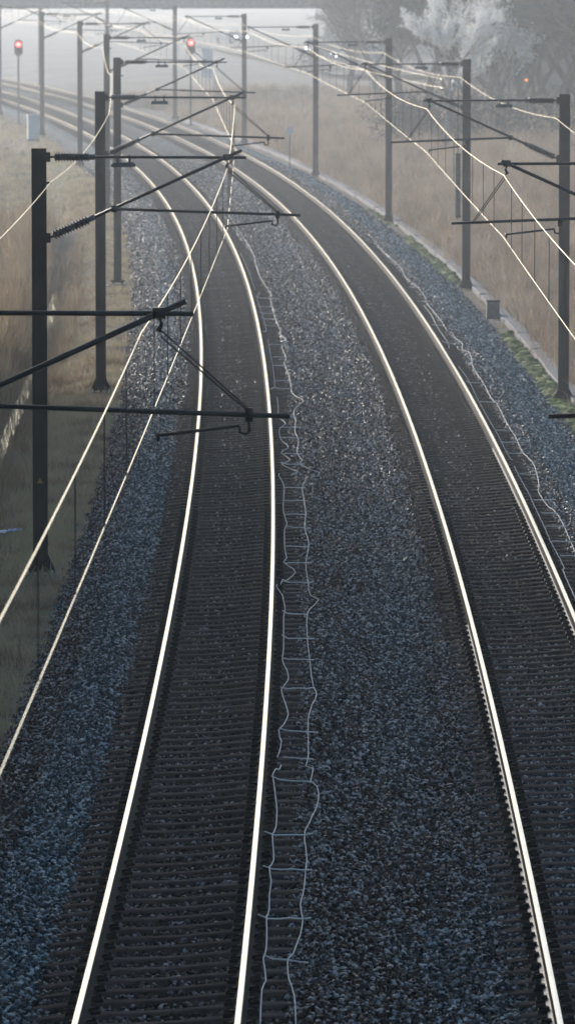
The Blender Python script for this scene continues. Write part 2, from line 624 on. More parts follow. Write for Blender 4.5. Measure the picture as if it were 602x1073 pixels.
def stone_patch(seed, size=.34, n=70):
    r = np.random.default_rng(seed)
    iv, fi = ico()
    V, F, C = [], [], []
    g = int(math.sqrt(n))
    for i in range(g):
        for j in range(g):
            px = (i + r.uniform(-.1, 1.1)) / g * size - size / 2
            py = (j + r.uniform(-.1, 1.1)) / g * size - size / 2
            sc = r.uniform(.6, 1.25) * np.array([r.uniform(.022, .034), r.uniform(.016, .024), r.uniform(.012, .02)])
            v = iv * (1 + r.uniform(-.28, .22, (12, 1)))
            v = (v * sc) @ rotm(r).T
            v = v @ np.array(Matrix.Rotation(r.uniform(0, PI), 3, 'Z')).T
            v = v + np.array([px, py, r.uniform(-.012, .014)])
            b = len(V) * 12
            V.append(v)
            F += [(a + b, c + b, d + b) for a, c, d in fi]
            C += [r.random()] * 20
    me = bpy.data.meshes.new('stone_patch')
    me.from_pydata(np.concatenate(V).tolist(), [], F)
    a = me.attributes.new('rnd', 'FLOAT', 'FACE')
    a.data.foreach_set('value', np.array(C, np.float32))
    me.materials.append(M['stone'])
    return me


def in_view(P, margin=60, extra_top=0):
    p = math.radians(PITCH)
    d = P - np.array([0, 0, CAM_H])
    zc = d[:, 1] * math.cos(p) - d[:, 2] * math.sin(p)
    yc = -(d[:, 1] * math.sin(p) + d[:, 2] * math.cos(p))
    u = 301 + 6084 * d[:, 0] / zc
    v = 536.5 + 6084 * yc / zc
    return (u > -margin) & (u < 602 + margin) & (v < 1073 + margin)


stone_coll = proto_collection('stone_patch', [stone_patch(i) for i in range(8)])
Ps, Rs, Ss, Ts = [], [], [], []
for s0, s1, sp_, sc in ((8, 100, .35, 1.18), (100, 170, .40, 1.35), (170, 250, .48, 1.6)):
    a, b = np.meshgrid(np.arange(s0, s1, sp_), np.arange(-2.85, SP + 2.95, sp_), indexing='ij')
    a = a.ravel() + rng.uniform(-.1, .1, a.size) * sp_
    b = b.ravel() + rng.uniform(-.1, .1, b.size) * sp_
    z = bed_z(b)
    gauge = (np.abs(b) < 1.25) | (np.abs(b - SP) < 1.25)
    z = z - np.where(gauge, .018 + .028 * (sc - 1.25), 0)
    slope = (bed_z(b + .1) - bed_z(b - .1)) / .2
    P = pts(a, b, z + rng.uniform(-.004, .006, a.size))
    k = in_view(P, 220)
    th = line(a)[2]
    flip = rng.random(a.size) < .5
    R = np.stack([0 * th, np.where(flip, np.arctan(slope), -np.arctan(slope)), th + np.where(flip, PI, 0) + rng.uniform(-.2, .2, a.size)], -1)
    t1, t2 = tint_at(a, b)
    Ps.append(P[k]); Rs.append(R[k]); Ss.append(np.full((k.sum(), 3), sc)); Ts.append(np.stack([t1, t2, 0 * t1], -1)[k])
o = scatter('ballast_stones', np.concatenate(Ps), np.concatenate(Rs), np.concatenate(Ss), stone_coll, 'stone', 8, np.concatenate(Ts))
tag(o, 'loose dark crushed ballast stones around the sleepers', 'ballast stones', kind='stuff')


# ------------------------------------------------------------------ the two tracks
def sweep(profile, s_list, o_fn, closed=True, mats=None):
    """profile: list of (do, dz); returns MB"""
    n = len(profile)
    mb = MB()
    V = []
    for s in s_list:
        V.append(pts(s, [o_fn(s) + p[0] for p in profile], [p[1] for p in profile]))
    V = np.concatenate(V)
    F, mi = [], []
    for i in range(len(s_list) - 1):
        for k in range(n if closed else n - 1):
            F.append((i * n + k, i * n + (k + 1) % n, (i + 1) * n + (k + 1) % n, (i + 1) * n + k))
            mi.append(mats(k, s_list[i]) if mats else 0)
    mb.v = [tuple(p) for p in V]
    mb.f, mb.m = F, mi
    return mb


RAIL = [(-.070, -.172), (-.070, -.162), (-.027, -.144), (-.012, -.136), (-.009, -.055), (-.032, -.040), (-.036, -.012), (-.027, -.002), (.0, 0.0), (.027, -.002), (.036, -.012), (.032, -.040), (.009, -.055), (.012, -.138), (.070, -.162), (.070, -.172)]
rail_s = list(np.arange(0, 700, 2.))


def rail(track, side, parent, shiny_to=None):
    c = (0, SP)[track] + side * .7535
    dz = tilt(track, side * .7535)
    prof = [(a, b + dz) for a, b in RAIL]
    mb = sweep(prof, rail_s, lambda s: c, True, lambda k, s: 0 if k in (7, 8) else (2 if shiny_to and s < shiny_to and k in (0, 1) else 1))
    return mb.build('rail', ['railhead', 'railside', 'railfoot'], parent)


def sleeper_mesh(stain):
    # long axis x; top lowered between the rail seats, ends sloping
    X = [-1.29, -1.26, -1.0, -.9, -.58, -.42, -.2, 0, .2, .42, .58, .9, 1.0, 1.26, 1.29]
    T = [-.235, -.2, -.178, -.174, -.174, -.182, -.190, -.193, -.190, -.182, -.174, -.174, -.178, -.2, -.235]
    Wt = [.07, .075, .09, .095, .095, .08, .068, .065, .068, .08, .095, .095, .09, .075, .07]
    mb = MB()
    vs, fs = [], []
    for x, t, w in zip(X, T, Wt):
        vs += [(x, -w - .03, -.36), (x, -w, t - .012), (x, -w + .015, t), (x, w - .015, t), (x, w, t - .012), (x, w + .03, -.36)]
    for i in range(len(X) - 1):
        for k in range(5):
            fs.append((i * 6 + k, i * 6 + k + 1, (i + 1) * 6 + k + 1, (i + 1) * 6 + k))
    fs += [(0, 1, 2, 3, 4, 5)[::-1], tuple((len(X) - 1) * 6 + k for k in range(6))]
    mb.add(vs, fs)
    return mb.mesh('sleeper', 'sleeper_stain' if stain else 'sleeper')


def fastening_mesh(sd):
    mb = MB()
    mb.frustum(min(sd * .075, sd * .17), max(sd * .075, sd * .17), -.085, .085, -.176, -.135, .015)
    mb.frustum(min(sd * .055, sd * .12), max(sd * .055, sd * .12), -.045, .045, -.16, -.118, .01)
    for y in (-.055, .055):
        mb.tube([(sd * .06, y * .5, -.145), (sd * .10, y, -.118), (sd * .155, y * .8, -.13)], .011, 5)
    return mb.mesh('rail_fastening', 'fast')


FAST = {sd: fastening_mesh(sd) for sd in (-1, 1)}
SLP = [sleeper_mesh(0), sleeper_mesh(1)]
N_SLEEPER, N_FAST = 300, 100


def build_track(track, label, name_group):
    root = empty('railway_track', pt(22, (0, SP)[track], -.6))
    tag(root, label, 'railway track', 'tracks of the double line')
    inv = Matrix.Translation(-Vector(root.location))
    for side in (-1, 1):
        r = rail(track, side, root, {(1, -1): 56, (1, 1): 86}.get((track, side)))
        r.matrix_parent_inverse = inv
    far_v, far_f = [], []
    sm = SLP[0]
    ang = -math.atan(CANT[track] / 1.507)
    for i in range(760):
        s = 14.0 + i * .6 + (.11 if track else 0) + random.uniform(-.012, .012)
        p = pt(s, (0, SP)[track], random.uniform(-.004, .004))
        th = float(line(s)[2])
        mw = Matrix.Translation(p) @ Matrix.Rotation(th + random.uniform(-.006, .006), 4, 'Z') @ Matrix.Rotation(ang, 4, 'Y')
        if i < N_SLEEPER:
            stain = (random.random() < .55) if (track == 0 or s < 54) else True
            so = link('sleeper', SLP[1 if stain else 0], root)
            so.matrix_parent_inverse = inv
            so.matrix_world = mw
            so.matrix_basis = mw
            if i < N_FAST:
                for side in (-1, 1):
                    for sd in (-1, 1):
                        fo = link('rail_fastening', FAST[sd], so)
                        fo.location = (side * .7535, 0, 0)
        else:
            b = len(far_v)
            far_v += [tuple(mw @ v.co) for v in sm.vertices]
            far_f += [tuple(k + b for k in f.vertices) for f in sm.polygons]
    me = bpy.data.meshes.new('distant_sleepers')
    me.from_pydata(far_v, [], far_f)
    me.materials.append(M['sleeper_stain'])
    fo = link('distant_sleepers', me, root)
    fo.matrix_parent_inverse = inv
    fo['kind'] = 'stuff'
    mb = MB()
    for i in range(N_FAST, 420):
        s = 14.0 + i * .6 + (.11 if track else 0)
        for side in (-1, 1):
            p = pt(s, (0, SP)[track] + side * .7535, tilt(track, side * .7535))
            for sd in (-1, 1):
                a = p.x + sd * .11
                mb.box(a - .05, a + .05, p.y - .07, p.y + .07, p.z - .176, p.z - .125)
    fo = mb.build('distant_fastenings', 'fast', root)
    fo.matrix_parent_inverse = inv
    fo['kind'] = 'stuff'
    return root


build_track(0, 'left railway track curving left, shiny rails on concrete sleepers, pale cords on its right side', None)
build_track(1, 'right railway track of the pair, beside the blue-grey ballast shoulder', None)

# ------------------------------------------------------------------ pale cords lying on the sleeper ends
CORDS1 =[
 [ (191.98,1.35),(178.29,1.32),(161.07,1.36),(156.22,1.28),(146.89,1.26),(138.93,1.38),(135.48,1.31),(127.45,1.29),(122.71,1.34),(121.13,1.30),(118.58,1.42),(116.27,1.28),(111.80,1.32),(110.24,1.25),(106.28,1.30),(103.25,1.31),(100.74,1.31),(99.55,1.39),(98.38,1.53),(95.95,1.32),(93.92,1.28),(93.10,1.31),(90.13,1.26),(87.76,1.31),(84.73,1.26),(83.08,1.35),(82.38,1.29),(81.23,1.45),(80.87,1.66),(79.85,1.60) ],
 [ (79.27,1.37),(78.95,1.38),(77.29,1.30),(74.30,1.32),(72.40,1.33),(69.53,1.30),(66.95,1.35),(63.56,1.29),(60.63,1.32),(59.95,1.32),(59.07,1.35),(58.41,1.47),(56.64,1.30),(53.38,1.29),(50.94,1.32),(49.21,1.34),(47.82,1.37),(46.97,1.41),(45.48,1.33),(44.06,1.30),(40.95,1.31),(40.19,1.28),(39.78,1.37),(38.81,1.34),(38.33,1.42),(37.39,1.44),(36.26,1.39),(34.80,1.29),(33.82,1.30),(32.80,1.32),(31.88,1.31),(30.79,1.30),(29.74,1.27),(28.82,1.30),(27.92,1.28),(26.80,1.22),(26.42,1.17),(25.32,1.19),(24.43,1.25),(22.91,1.28) ],
 [ (162.19,0.94),(151.39,0.96),(141.01,0.95) ],
 [ (139.55,1.06),(136.22,0.93),(129.55,0.95),(122.41,0.96),(121.14,0.86) ],
 [ (118.92,0.96),(113.81,0.95),(109.98,0.96),(105.73,0.95),(101.96,0.93),(100.98,0.83) ],
 [ (99.08,0.96),(96.12,0.96),(93.71,0.95),(91.90,1.08),(90.62,0.95),(88.16,0.94),(86.05,1.09),(84.73,0.94),(83.08,1.11),(81.92,0.93),(80.57,1.24),(79.86,1.10) ],
 [ (79.61,0.89),(78.95,0.87),(77.62,0.96),(74.30,0.94),(72.41,0.94),(70.23,0.99),(69.25,0.95),(66.03,0.95),(64.49,0.98),(63.75,0.93),(62.39,1.12),(60.74,0.92),(60.15,0.89) ],
 [ (60.15,0.83),(59.61,0.83),(58.49,0.92),(57.11,0.96),(56.02,0.94),(52.06,0.95),(50.72,0.94),(49.21,1.02),(48.33,1.02),(47.47,0.94),(45.96,1.00),(44.71,1.04),(43.14,0.93),(42.25,0.97),(40.65,0.93) ],
 [ (40.15,0.98),(39.70,0.96),(39.12,0.89),(37.54,0.93),(36.51,0.96),(35.03,0.96),(34.45,0.93),(33.82,0.94),(32.67,0.96),(31.94,0.92),(31.23,0.95),(30.35,0.94),(29.44,0.95),(28.81,0.93),(28.20,0.94),(27.07,0.95),(26.31,0.93),(25.88,0.95),(25.14,0.97),(24.70,0.94),(22.91,0.95) ],
]
CORDS2 =[
 [ (167.07,5.71),(158.60,5.77),(152.86,5.80),(146.99,5.70),(142.71,5.81),(137.88,5.80),(134.39,5.71),(128.19,5.74),(122.52,5.72) ],
 [ (121.82,5.82),(119.59,5.79),(117.42,5.87),(115.03,5.77),(114.43,5.88),(112.44,5.87),(108.56,5.75),(103.88,5.76),(102.63,5.75),(98.89,5.73),(97.36,5.78),(92.56,5.75),(88.43,5.76),(85.01,5.74),(82.20,5.82),(78.04,5.72),(76.60,5.64),(74.00,5.66),(72.51,5.76),(70.26,5.78),(65.66,5.75),(62.11,5.74) ],
 [ (133.32,5.58),(128.57,5.58),(123.69,5.52),(118.00,5.52),(115.49,5.46) ],
 [ (109.07,5.41),(104.70,5.45),(97.60,5.40),(92.06,5.41),(89.31,5.42),(84.62,5.41),(83.06,5.45) ],
 [ (81.62,5.42),(79.13,5.42),(75.54,5.44),(74.18,5.43),(69.99,5.43),(67.22,5.42),(64.75,5.44),(62.97,5.44),(62.57,5.39),(60.02,5.38),(57.12,5.39) ],
]
TIES1 =[ (136.59,0.90,1.56),(132.53,0.89,1.32),(129.50,0.89,1.31),(127.00,0.91,1.35),(124.17,0.92,1.32),(116.63,0.96,1.30),(112.11,1.00,1.35),(109.14,0.97,1.33),(104.15,0.96,1.36),(101.64,0.93,1.32),(93.61,0.95,1.32),(90.86,0.95,1.39),(88.12,0.95,1.40),(84.38,0.99,1.35),(82.02,0.92,1.36),(77.00,0.95,1.36),(74.47,0.94,1.36),(71.88,0.95,1.34),(69.50,0.97,1.39),(66.28,0.96,1.33),(63.70,0.95,1.38),(60.70,0.93,1.40),(56.35,0.92,1.30),(53.21,0.92,1.39),(50.72,0.93,1.38),(47.50,0.93,1.37),(43.14,0.93,1.42),(40.70,1.00,1.37),(38.72,0.87,1.35),(34.45,0.84,1.38),(31.97,0.85,1.38),(28.76,0.84,1.38),(26.31,0.93,1.37) ]
TIES2 =[ (142.22,5.54,5.88),(135.12,5.47,5.80),(124.49,5.40,5.66),(117.28,5.36,5.73),(103.50,5.35,5.68),(97.79,5.43,5.77),(90.10,5.44,5.78),(87.11,5.41,5.74),(84.57,5.39,5.73),(79.83,5.44,5.77),(74.73,5.46,5.87),(72.22,5.48,5.78),(69.82,5.44,5.80),(67.22,5.43,5.83),(64.90,5.46,5.84) ]



def lie(o):
    tk = 0 if o < 2.2 else 1
    ol = o - (0, SP)[tk]
    return max(float(bz(o)) + .052, float(np.interp(ol, [.80, .92, .94, 1.0, 1.26, 1.3], [-.12, -.125, -.174, -.178, -.2, -.3])) + tilt(tk, ol) + .032)


def cord_thing(lists, ties, label, r_in):
    root = empty('ground_cable', pt(lists[0][0][0], lists[0][0][1], -.2))
    tag(root, label, 'cable', 'pale cords beside the rails')
    inv = Matrix.Translation(-Vector(root.location))
    for li in lists:
        mean_o = sum(o for _, o in li) / len(li)
        path = []
        for i in range(len(li) - 1):
            n = max(2, int(abs(li[i][0] - li[i + 1][0]) / .35))
            for k in range(n):
                t = k / n
                # Catmull-Rom through the traced kinks
                p = [li[max(i - 1, 0)], li[i], li[i + 1], li[min(i + 2, len(li) - 1)]]
                q = []
                for c in (0, 1):
                    a, b_, c_, d = (x[c] for x in p)
                    q.append(.5 * (2 * b_ + (c_ - a) * t + (2 * a - 5 * b_ + 4 * c_ - d) * t * t + (3 * b_ - a - 3 * c_ + d) * t ** 3))
                path.append(q)
        path.append(list(li[-1]))
        P = [pt(s, o, lie(o) + .008 * math.sin(s * 5.1)) for s, o in path]
        mb = MB()
        mb.tube(P, r_in, 5)
        c = mb.build('cord', 'cord', root, True)
        c.matrix_parent_inverse = inv
    for s, a, b in ties:
        mb = MB()
        ds = random.uniform(-.25, .25)
        path = []
        for k in range(6):
            t = k / 5
            o = a + (b - a) * t
            path.append(pt(s + ds * (t - .5), o, lie(o) + .014 + random.uniform(-.006, .006)))
        mb.tube(path, .008, 4)
        c = mb.build('cross_tie', 'tie', root, True)
        c.matrix_parent_inverse = inv


cord_thing(CORDS1, TIES1, 'pair of wavy pale cords with cross ties lying between the two tracks', .007)
cord_thing(CORDS2, TIES2, 'pair of wavy pale cords with cross ties at the outer edge of the right track', .007)

# ------------------------------------------------------------------ catenary masts with cantilevers
GROUND_M = -.58


def insulator(mb, p0, p1, rad, n):
    p0, p1 = Vector(p0), Vector(p1)
    path, rr = [], []
    for i in range(n):
        for t, r in ((.0, .055), (.28, .055), (.42, rad), (.60, rad), (.76, .055)):
            path.append(p0.lerp(p1, (i + t) / n))
            rr.append(r)
    path.append(p1)
    rr.append(.038)
    mb.tube(path, rr, 10)


def make_mast(side):
    """side +1: stands left of the tracks, arm reaches to the right (+x); -1 mirrored"""
    g = -GROUND_M
    root = empty('catenary_mast')

    def X(p):
        return [(side * a, y, z + g) for a, y, z in p]

    def bx(mb, a0, a1, y0, y1, z0, z1, mi=0):
        x0, x1 = sorted((side * a0, side * a1))
        mb.box(x0, x1, y0, y1, z0 + g, z1 + g, mi)

    # H-section post, flange to the front
    h, w, t = .12, .12, .018
    mb = MB()
    for y0, y1 in ((-w, -w + t), (w - t, w)):
        bx(mb, -h, h, y0, y1, -.50, 6.55)
    bx(mb, -.009, .009, -w + t, w - t, -.50, 6.55)
    post = mb.build('post', 'mast', root)
    mb = MB()
    for sx in (-1, 1):
        for y in (-.122, .105):
            mb.prism([(sx * .1202, .052), (sx * .235, .052), (sx * .235, .10), (sx * .1202, .36)], y, y + .017)
    for y in (-1, 1):
        mb.box(-.02, .02, min(y * .123, y * .22), max(y * .123, y * .22), .052, .16)
    mb.build('gusset', 'mast', root)
    mb = MB()
    mb.box(-.25, .25, -.25, .25, .02, .05)
    mb.build('base_plate', 'plate', root)
    mb = MB()
    mb.frustum(-.36, .36, -.36, .36, -.5, .018, .03)
    mb.build('footing', 'footing', root)
    for bx_, by in ((-.2, -.2), (.2, -.2), (-.2, .2), (.2, .2)):
        mb = MB()
        mb.tube([(bx_, by, .05), (bx_, by, .12)], [.022, .018], 6)
        mb.build('bolt', 'bolt', root)
    end_top = 3.43 if side > 0 else 3.26
    end_reg = 4.33 if side > 0 else 4.0
    # upper tie
    mb = MB()
    bx(mb, .10, .19, -.05, .05, 6.33, 6.49)
    mb.tube(X([(.17, 0, 6.41), (.26, 0, 6.41)]), .022, 6)
    bx(mb, .10, .19, -.05, .05, 4.99, 5.15)
    mb.tube(X([(.17, 0, 5.07), (.26, 0, 5.107)]), .022, 6)
    mb.build('hinge_bracket', 'mast', root)
    mb = MB()
    mb.tube(X([(.84, 0, 6.41), (end_top, 0, 6.40)]), .024, 8)
    mb.build('top_tube', 'tube', root, True)
    mb = MB()
    insulator(mb, *X([(.26, 0, 6.41), (.84, 0, 6.41)]), .085, 12)
    ins = mb.build('insulator', 'insul', root, True)
    mb = MB()
    mb.tube(X([(.80, 0, 6.41), (.93, 0, 6.41)]), .047, 8)
    mb.build('end_cap', 'insul_cap', ins, True)
    # diagonal
    k = (6.41 - 5.07) / 2.96
    zd = lambda a: 5.07 + k * (a - .15)
    a1 = 3.36 if side > 0 else 3.2
    mb = MB()
    mb.tube(X([(.82, -.07, zd(.82)), (a1, -.07, zd(a1))]), .028, 8)
    mb.build('diagonal_tube', 'tube', root, True)
    mb = MB()
    insulator(mb, *X([(.24, -.03, zd(.24)), (.82, -.07, zd(.82))]), .087, 12)
    ins = mb.build('insulator', 'insul', root, True)
    mb = MB()
    mb.tube(X([(.79, -.07, zd(.79)), (.93, -.07, zd(.93))]), .047, 8)
    mb.build('end_cap', 'insul_cap', ins, True)
    # registration tube and steady arm
    mb = MB()
    mb.tube(X([(1.25, -.14, 5.555), (end_reg, -.14, 5.45)]), .024, 8)
    bx(mb, 1.2, 1.3, -.17, -.04, 5.50, 5.61)
    mb.build('registration_tube', 'tube', root, True)
    ab, ac = (3.95, 3.10) if side > 0 else (2.26, 3.12)
    mb = MB()
    bx(mb, ab - .035, ab + .035, -.175, -.105, 5.40, 5.53)
    d = -.06 if side > 0 else .06
    mb.tube(X([(ab, -.14, 5.42), (ab, -.14, 5.31), (ab + d * .5, -.14, 5.285), (ab + d * 1.4, -.14, 5.30), (ab + d * 1.5, -.14, 5.36)]), .017, 6)
    mb.build('arm_hook', 'tube', root, True)
    mb = MB()
    mb.tube(X([(ab + d * 1.5, -.14, 5.36), (ac, -.14, 5.27)]), .018, 6)
    mb.tube(X([(ac, -.14, 5.29), (ac, -.14, 5.215)]), .016, 6)
    mb.build('steady_arm', 'tube', root, True)
    # messenger clamp at the apex, thin stays to the registration tube
    mb = MB()
    bx(mb, 3.05, 3.17, -.10, .035, 6.36, 6.46)
    mb.tube(X([(3.11, -.03, 6.37), (3.13, -.03, 6.31), (3.10, -.03, 6.235)]), [.03, .02, .03], 6)
    mb.build('messenger_clamp', 'tube', root, True)
    aw = end_reg - .34
    mb = MB()
    for q in (0, 1):
        mb.tube(X([(3.12, -.03, 6.25 - .06 * q), (aw - .03 * q, -.14, 5.48)]), .008, 4)
    mb.build('stay_wire', 'darkwire', root)
    # hanging plate under the top tube
    mb = MB()
    for a in (1.30, 1.50):
        mb.tube(X([(a, 0, 6.45), (a, 0, 6.30)]), .02, 6)
    bx(mb, 1.20, 1.60, -.06, .06, 6.245, 6.30)
    bx(mb, 1.22, 1.58, -.05, .05, 6.30, 6.325)
    mb.build('hanging_plate', 'plate', root)
    # side clamp of the return wire
    mb = MB()
    cs = .17
    bx(mb, .10, cs + .03, -.03, .03, 5.96, 6.0)
    mb.build('wire_clip', 'tube', root)
    return root


LEFT_M = [24.3, 66.4, 107, 152.3, 206, 254, 301, 347, 395]
RIGHT_M = [24.3, 63.5, 104, 149, 194, 240.5, 287.5, 334, 381, 428]
LO, RO = -3.12, SP + 3.16
L_LAB = ['overhead line mast standing just outside the frame, arms crossing at the far left',
         'nearest whole black mast on the left, small yellow triangle on its post',
         'second whole mast on the left bank, between the nearest one and the grooved one',
         'third mast on the left, grooved web turned to the front',
         'fourth mast on the left, its top behind the grooved mast',
         'fifth mast on the left bank, greyed by haze',
         'sixth mast on the left, pale in haze beside the white cabinet',
         'seventh mast on the left, very pale at the picture edge beside the red signal',
         'eighth mast on the left, beyond the overpass, almost lost in haze']
R_LAB = ['mast outside the frame whose lowest arm enters at the right edge',
         'mast just beyond the right edge, its arm overlapping the nearest visible mast',
         'nearest visible dark mast on the right bank, at the picture edge',
         'second visible mast on the right with counterweights hanging beside its post',
         'third visible mast on the right bank, behind the mast with counterweights',
         'fourth visible mast on the right, near the small square sign',
         'fifth visible mast on the right, pale, between sign and far car lights',
         'sixth visible mast on the right, faint, behind the red signal on the right',
         'seventh visible mast on the right, very faint in haze',
         'eighth visible mast on the right, beyond the overpass and barely showing']
masts = {}
for side, lst, off_, labs, grp in ((1, LEFT_M, LO, L_LAB, 'masts along the left track'), (-1, RIGHT_M, RO, R_LAB, 'masts along the right track')):
    proto = make_mast(side)
    for i, s in enumerate(lst):
        r = proto if i == 0 else copy_tree(proto)
        o_ = off_
        if side > 0:
            o_ += {4: .1, 5: .25, 6: .4, 7: .6}.get(i, 0)
        r.location = pt(s, o_, GROUND_M)
        r.rotation_euler = (0, 0, float(line(s)[2]))
        tag(r, labs[i], 'mast', grp)
        masts[(side, i)] = r

# the third left mast shows its web: turn the post
for ch in masts[(1, 3)].children:
    if ch.name.startswith(('post', 'gusset')):
        ch.rotation_euler = (0, 0, PI / 2)

# warning triangle on the nearest left mast
mb = MB()
mb.prism([(-.05, 1.57), (.05, 1.57), (0, 1.66)], -.126, -.122)
mb.build('warning_triangle', 'yellow', masts[(1, 1)])
# counterweights and tension wheel on the second right mast
m2 = masts[(-1, 3)]
cw = MB()
for k in range(16):
    cw.tube([(-.27, -.05, 2.25 + k * .125), (-.27, -.05, 2.25 + k * .125 + .119)], .085, 10)
cw.build('counterweight', 'plate', m2)
cw = MB()
cw.tube([(-.27, -.05, 2.2), (-.27, -.05, 6.3)], .012, 5)
cw.build('weight_rope', 'darkwire', m2)
cw = MB()
path = [(-.42 + .0 * t, -.05 + .14 * math.cos(t), 6.33 + .14 * math.sin(t)) for t in np.linspace(0, 2 * PI, 17)]
cw.tube(path, .035, 6, caps=False)
cw.tube([(-.47, -.05, 6.33), (-.37, -.05, 6.33)], .05, 8)
cw.tube([(-.42, -.05, 6.33), (-.12, -.05, 6.25)], .025, 6)
cw.build('tension_wheel', 'white', m2)

# ------------------------------------------------------------------ wires


def sag_path(p0, p1, sag, n=14):
    out = []
    for k in range(n + 1):
        t = k / n
        q = p0.lerp(p1, t)
        q.z -= 4 * sag * t * (1 - t)
        out.append(q)
    return out


def overhead_line(track, supports, centre, label):
    root = empty('overhead_line', pt(supports[1], centre, -.3))
    tag(root, label, 'overhead line', 'overhead lines')
    inv = Matrix.Translation(-Vector(root.location))
    mes, con, drops = [], [], []
    zig = [0.0, -.18, .0, .05, -.12, .1, -.1, .1, -.1, .1, -.1, .1]
    if track:
        zig = [0, .1, .0, -.02, .05, 0, .05, 0, .05, 0, .05, 0]
    ms = [pt(s, centre + zig[i], 6.22) for i, s in enumerate(supports)]
    cs = [pt(s, centre + zig[i], 5.22) for i, s in enumerate(supports)]
    for i in range(len(supports) - 1):
        L = (ms[i + 1] - ms[i]).length
        sag = .20 * (L / 45) ** 2
        a = sag_path(ms[i], ms[i + 1], sag, 20)
        b = sag_path(cs[i], cs[i + 1], .02, 20)
        mes += a if i == 0 else a[1:]
        con += b if i == 0 else b[1:]
        for t in (.09, .2, .32, .44, .56, .68, .8, .91):
            p, q = ms[i].lerp(ms[i + 1], t), cs[i].lerp(cs[i + 1], t)
            p.z -= 4 * sag * t * (1 - t)
            drops.append((p, q))
    for nm, path, r in (('messenger_wire', mes, .0066), ('contact_wire', con, .0056)):
        mb = MB()
        mb.tube(path, r, 8)
        mb.build(nm, 'wire', root, True).matrix_parent_inverse = inv
    for p, q in drops:
        mb = MB()
        mb.tube([p, q], .005, 4)
        mb.box(q.x - .008, q.x + .008, q.y - .025, q.y + .025, q.z - .004, q.z + .022)
        mb.box(p.x - .008, p.x + .008, p.y - .025, p.y + .025, p.z - .022, p.z + .004)
        mb.build('dropper', 'darkwire', root).matrix_parent_inverse = inv


overhead_line(0, [-17] + LEFT_M + [443], 0, 'bright catenary and contact wires hung above the left track')
overhead_line(1, [-17] + RIGHT_M, SP, 'bright catenary and contact wires hung above the right track')


def return_wire(points, label):
    mb = MB()
    path = []
    for i in range(len(points) - 1):
        a = sag_path(points[i], points[i + 1], .22 * ((points[i + 1] - points[i]).length / 45) ** 2, 16)
        path += a if i == 0 else a[1:]
    mb.tube(path, .0062, 8)
    tag(mb.build('return_wire', 'wire', None, True), label, 'wire', 'wires clipped to the mast tops')


return_wire([pt(-17, LO + .2, 5.98)] + [pt(s, LO + (.2 if i < 3 else -.16) + {4: .1, 5: .25, 6: .4, 7: .6}.get(i, 0), 6.0) for i, s in enumerate(LEFT_M)], 'bright bare wire clipped beside the tops of the left masts')
return_wire([pt(-17, RO - .2, 5.98)] + [pt(s, RO - .2, 6.0) for s in RIGHT_M], 'bright bare wire clipped beside the tops of the right masts')
for dz, lab in ((.14, 'upper of two tension wires running to the wheel on the counterweight mast'), (-.14, 'lower of two tension wires running to the wheel on the counterweight mast')):
    mb = MB()
    p0 = pt(149.1, RO - .42, GROUND_M + 6.33 + dz)
    p1 = pt(194, SP + .25, 6.25 + dz * .3) if dz > 0 else pt(194, SP + .4, 5.9)
    mb.tube(sag_path(p0, p1, .1, 12), .005, 6)
    tag(mb.build('tension_wire', 'wire', None, True), lab, 'wire', 'tension wires')

# ------------------------------------------------------------------ cable trough, moss, small box, cabinet, sign, litter
tr = empty('cable_trough', pt(120, SP + 3.45, -.55))
tag(tr, 'grey concrete cable trough with long lids running along the right bank', 'cable trough')
inv = Matrix.Translation(-Vector(tr.location))
s = 72.0
while s < 330:
    L = 5.95
    n = 4
    prof = [(-.17, -.70), (-.17, -.43), (-.15, -.41), (.15, -.41), (.17, -.43), (.17, -.70)]
    jz, jo = random.uniform(-.02, .02), random.uniform(-.025, .025)
    mb = sweep([(a, b + jz) for a, b in prof], [s + L * k / n for k in range(n + 1)], lambda q: SP + 3.47 + jo)
    mb.f += [tuple(range(6)), tuple(n * 6 + k for k in range(5, -1, -1))]
    mb.m += [0, 0]
    o = mb.build('lid', 'concrete', tr)
    o.matrix_parent_inverse = inv
    s += L + .09

mv, mf = [], []
iv, fi = ico()
mb = MB()
for s0, s1, n in ((84, 128, 300), (152, 182, 220), (100, 118, 120), (190, 205, 50)):
    for k in range(n):
        s = random.uniform(s0, s1)
        o = SP + 2.98 + random.gauss(0, .13)
        r = random.uniform(.06, .2)
        p = pt(s, o, -.545)
        v = iv * (1 + rng.uniform(-.2, .2, (12, 1))) * np.array([r, r * 1.6, r * random.uniform(.4, .8)])
        mb.add(v + np.array(p), fi)
tag(mb.build('moss', 'moss', None, True), 'yellow-green moss cushions between the ballast and the cable trough', 'moss', kind='stuff')
mb = MB()
for k in range(60):
    s = random.uniform(40, 110)
    o = -2.95 + random.gauss(0, .12)
    r = random.uniform(.06, .18)
    v = iv * (1 + rng.uniform(-.2, .2, (12, 1))) * np.array([r, r * 1.6, r * .3])
    mb.add(v + np.array(pt(s, o, -.62)), fi)
tag(mb.build('moss', 'moss', None, True), 'low green moss at the foot of the left ballast slope', 'moss', kind='stuff')

bx_ = empty('junction_box', pt(134.5, SP + 3.12, -.56), float(line(134.5)[2]))
tag(bx_, 'small dark box at the foot of the counterweight mast', 'box')
mb = MB(); mb.frustum(-.18, .18, -.15, .15, 0, .5, .02); mb.build('body', 'plate', bx_)
mb = MB(); mb.frustum(-.2, .2, -.17, .17, .502, .55, .015); mb.build('lid', 'mast', bx_)

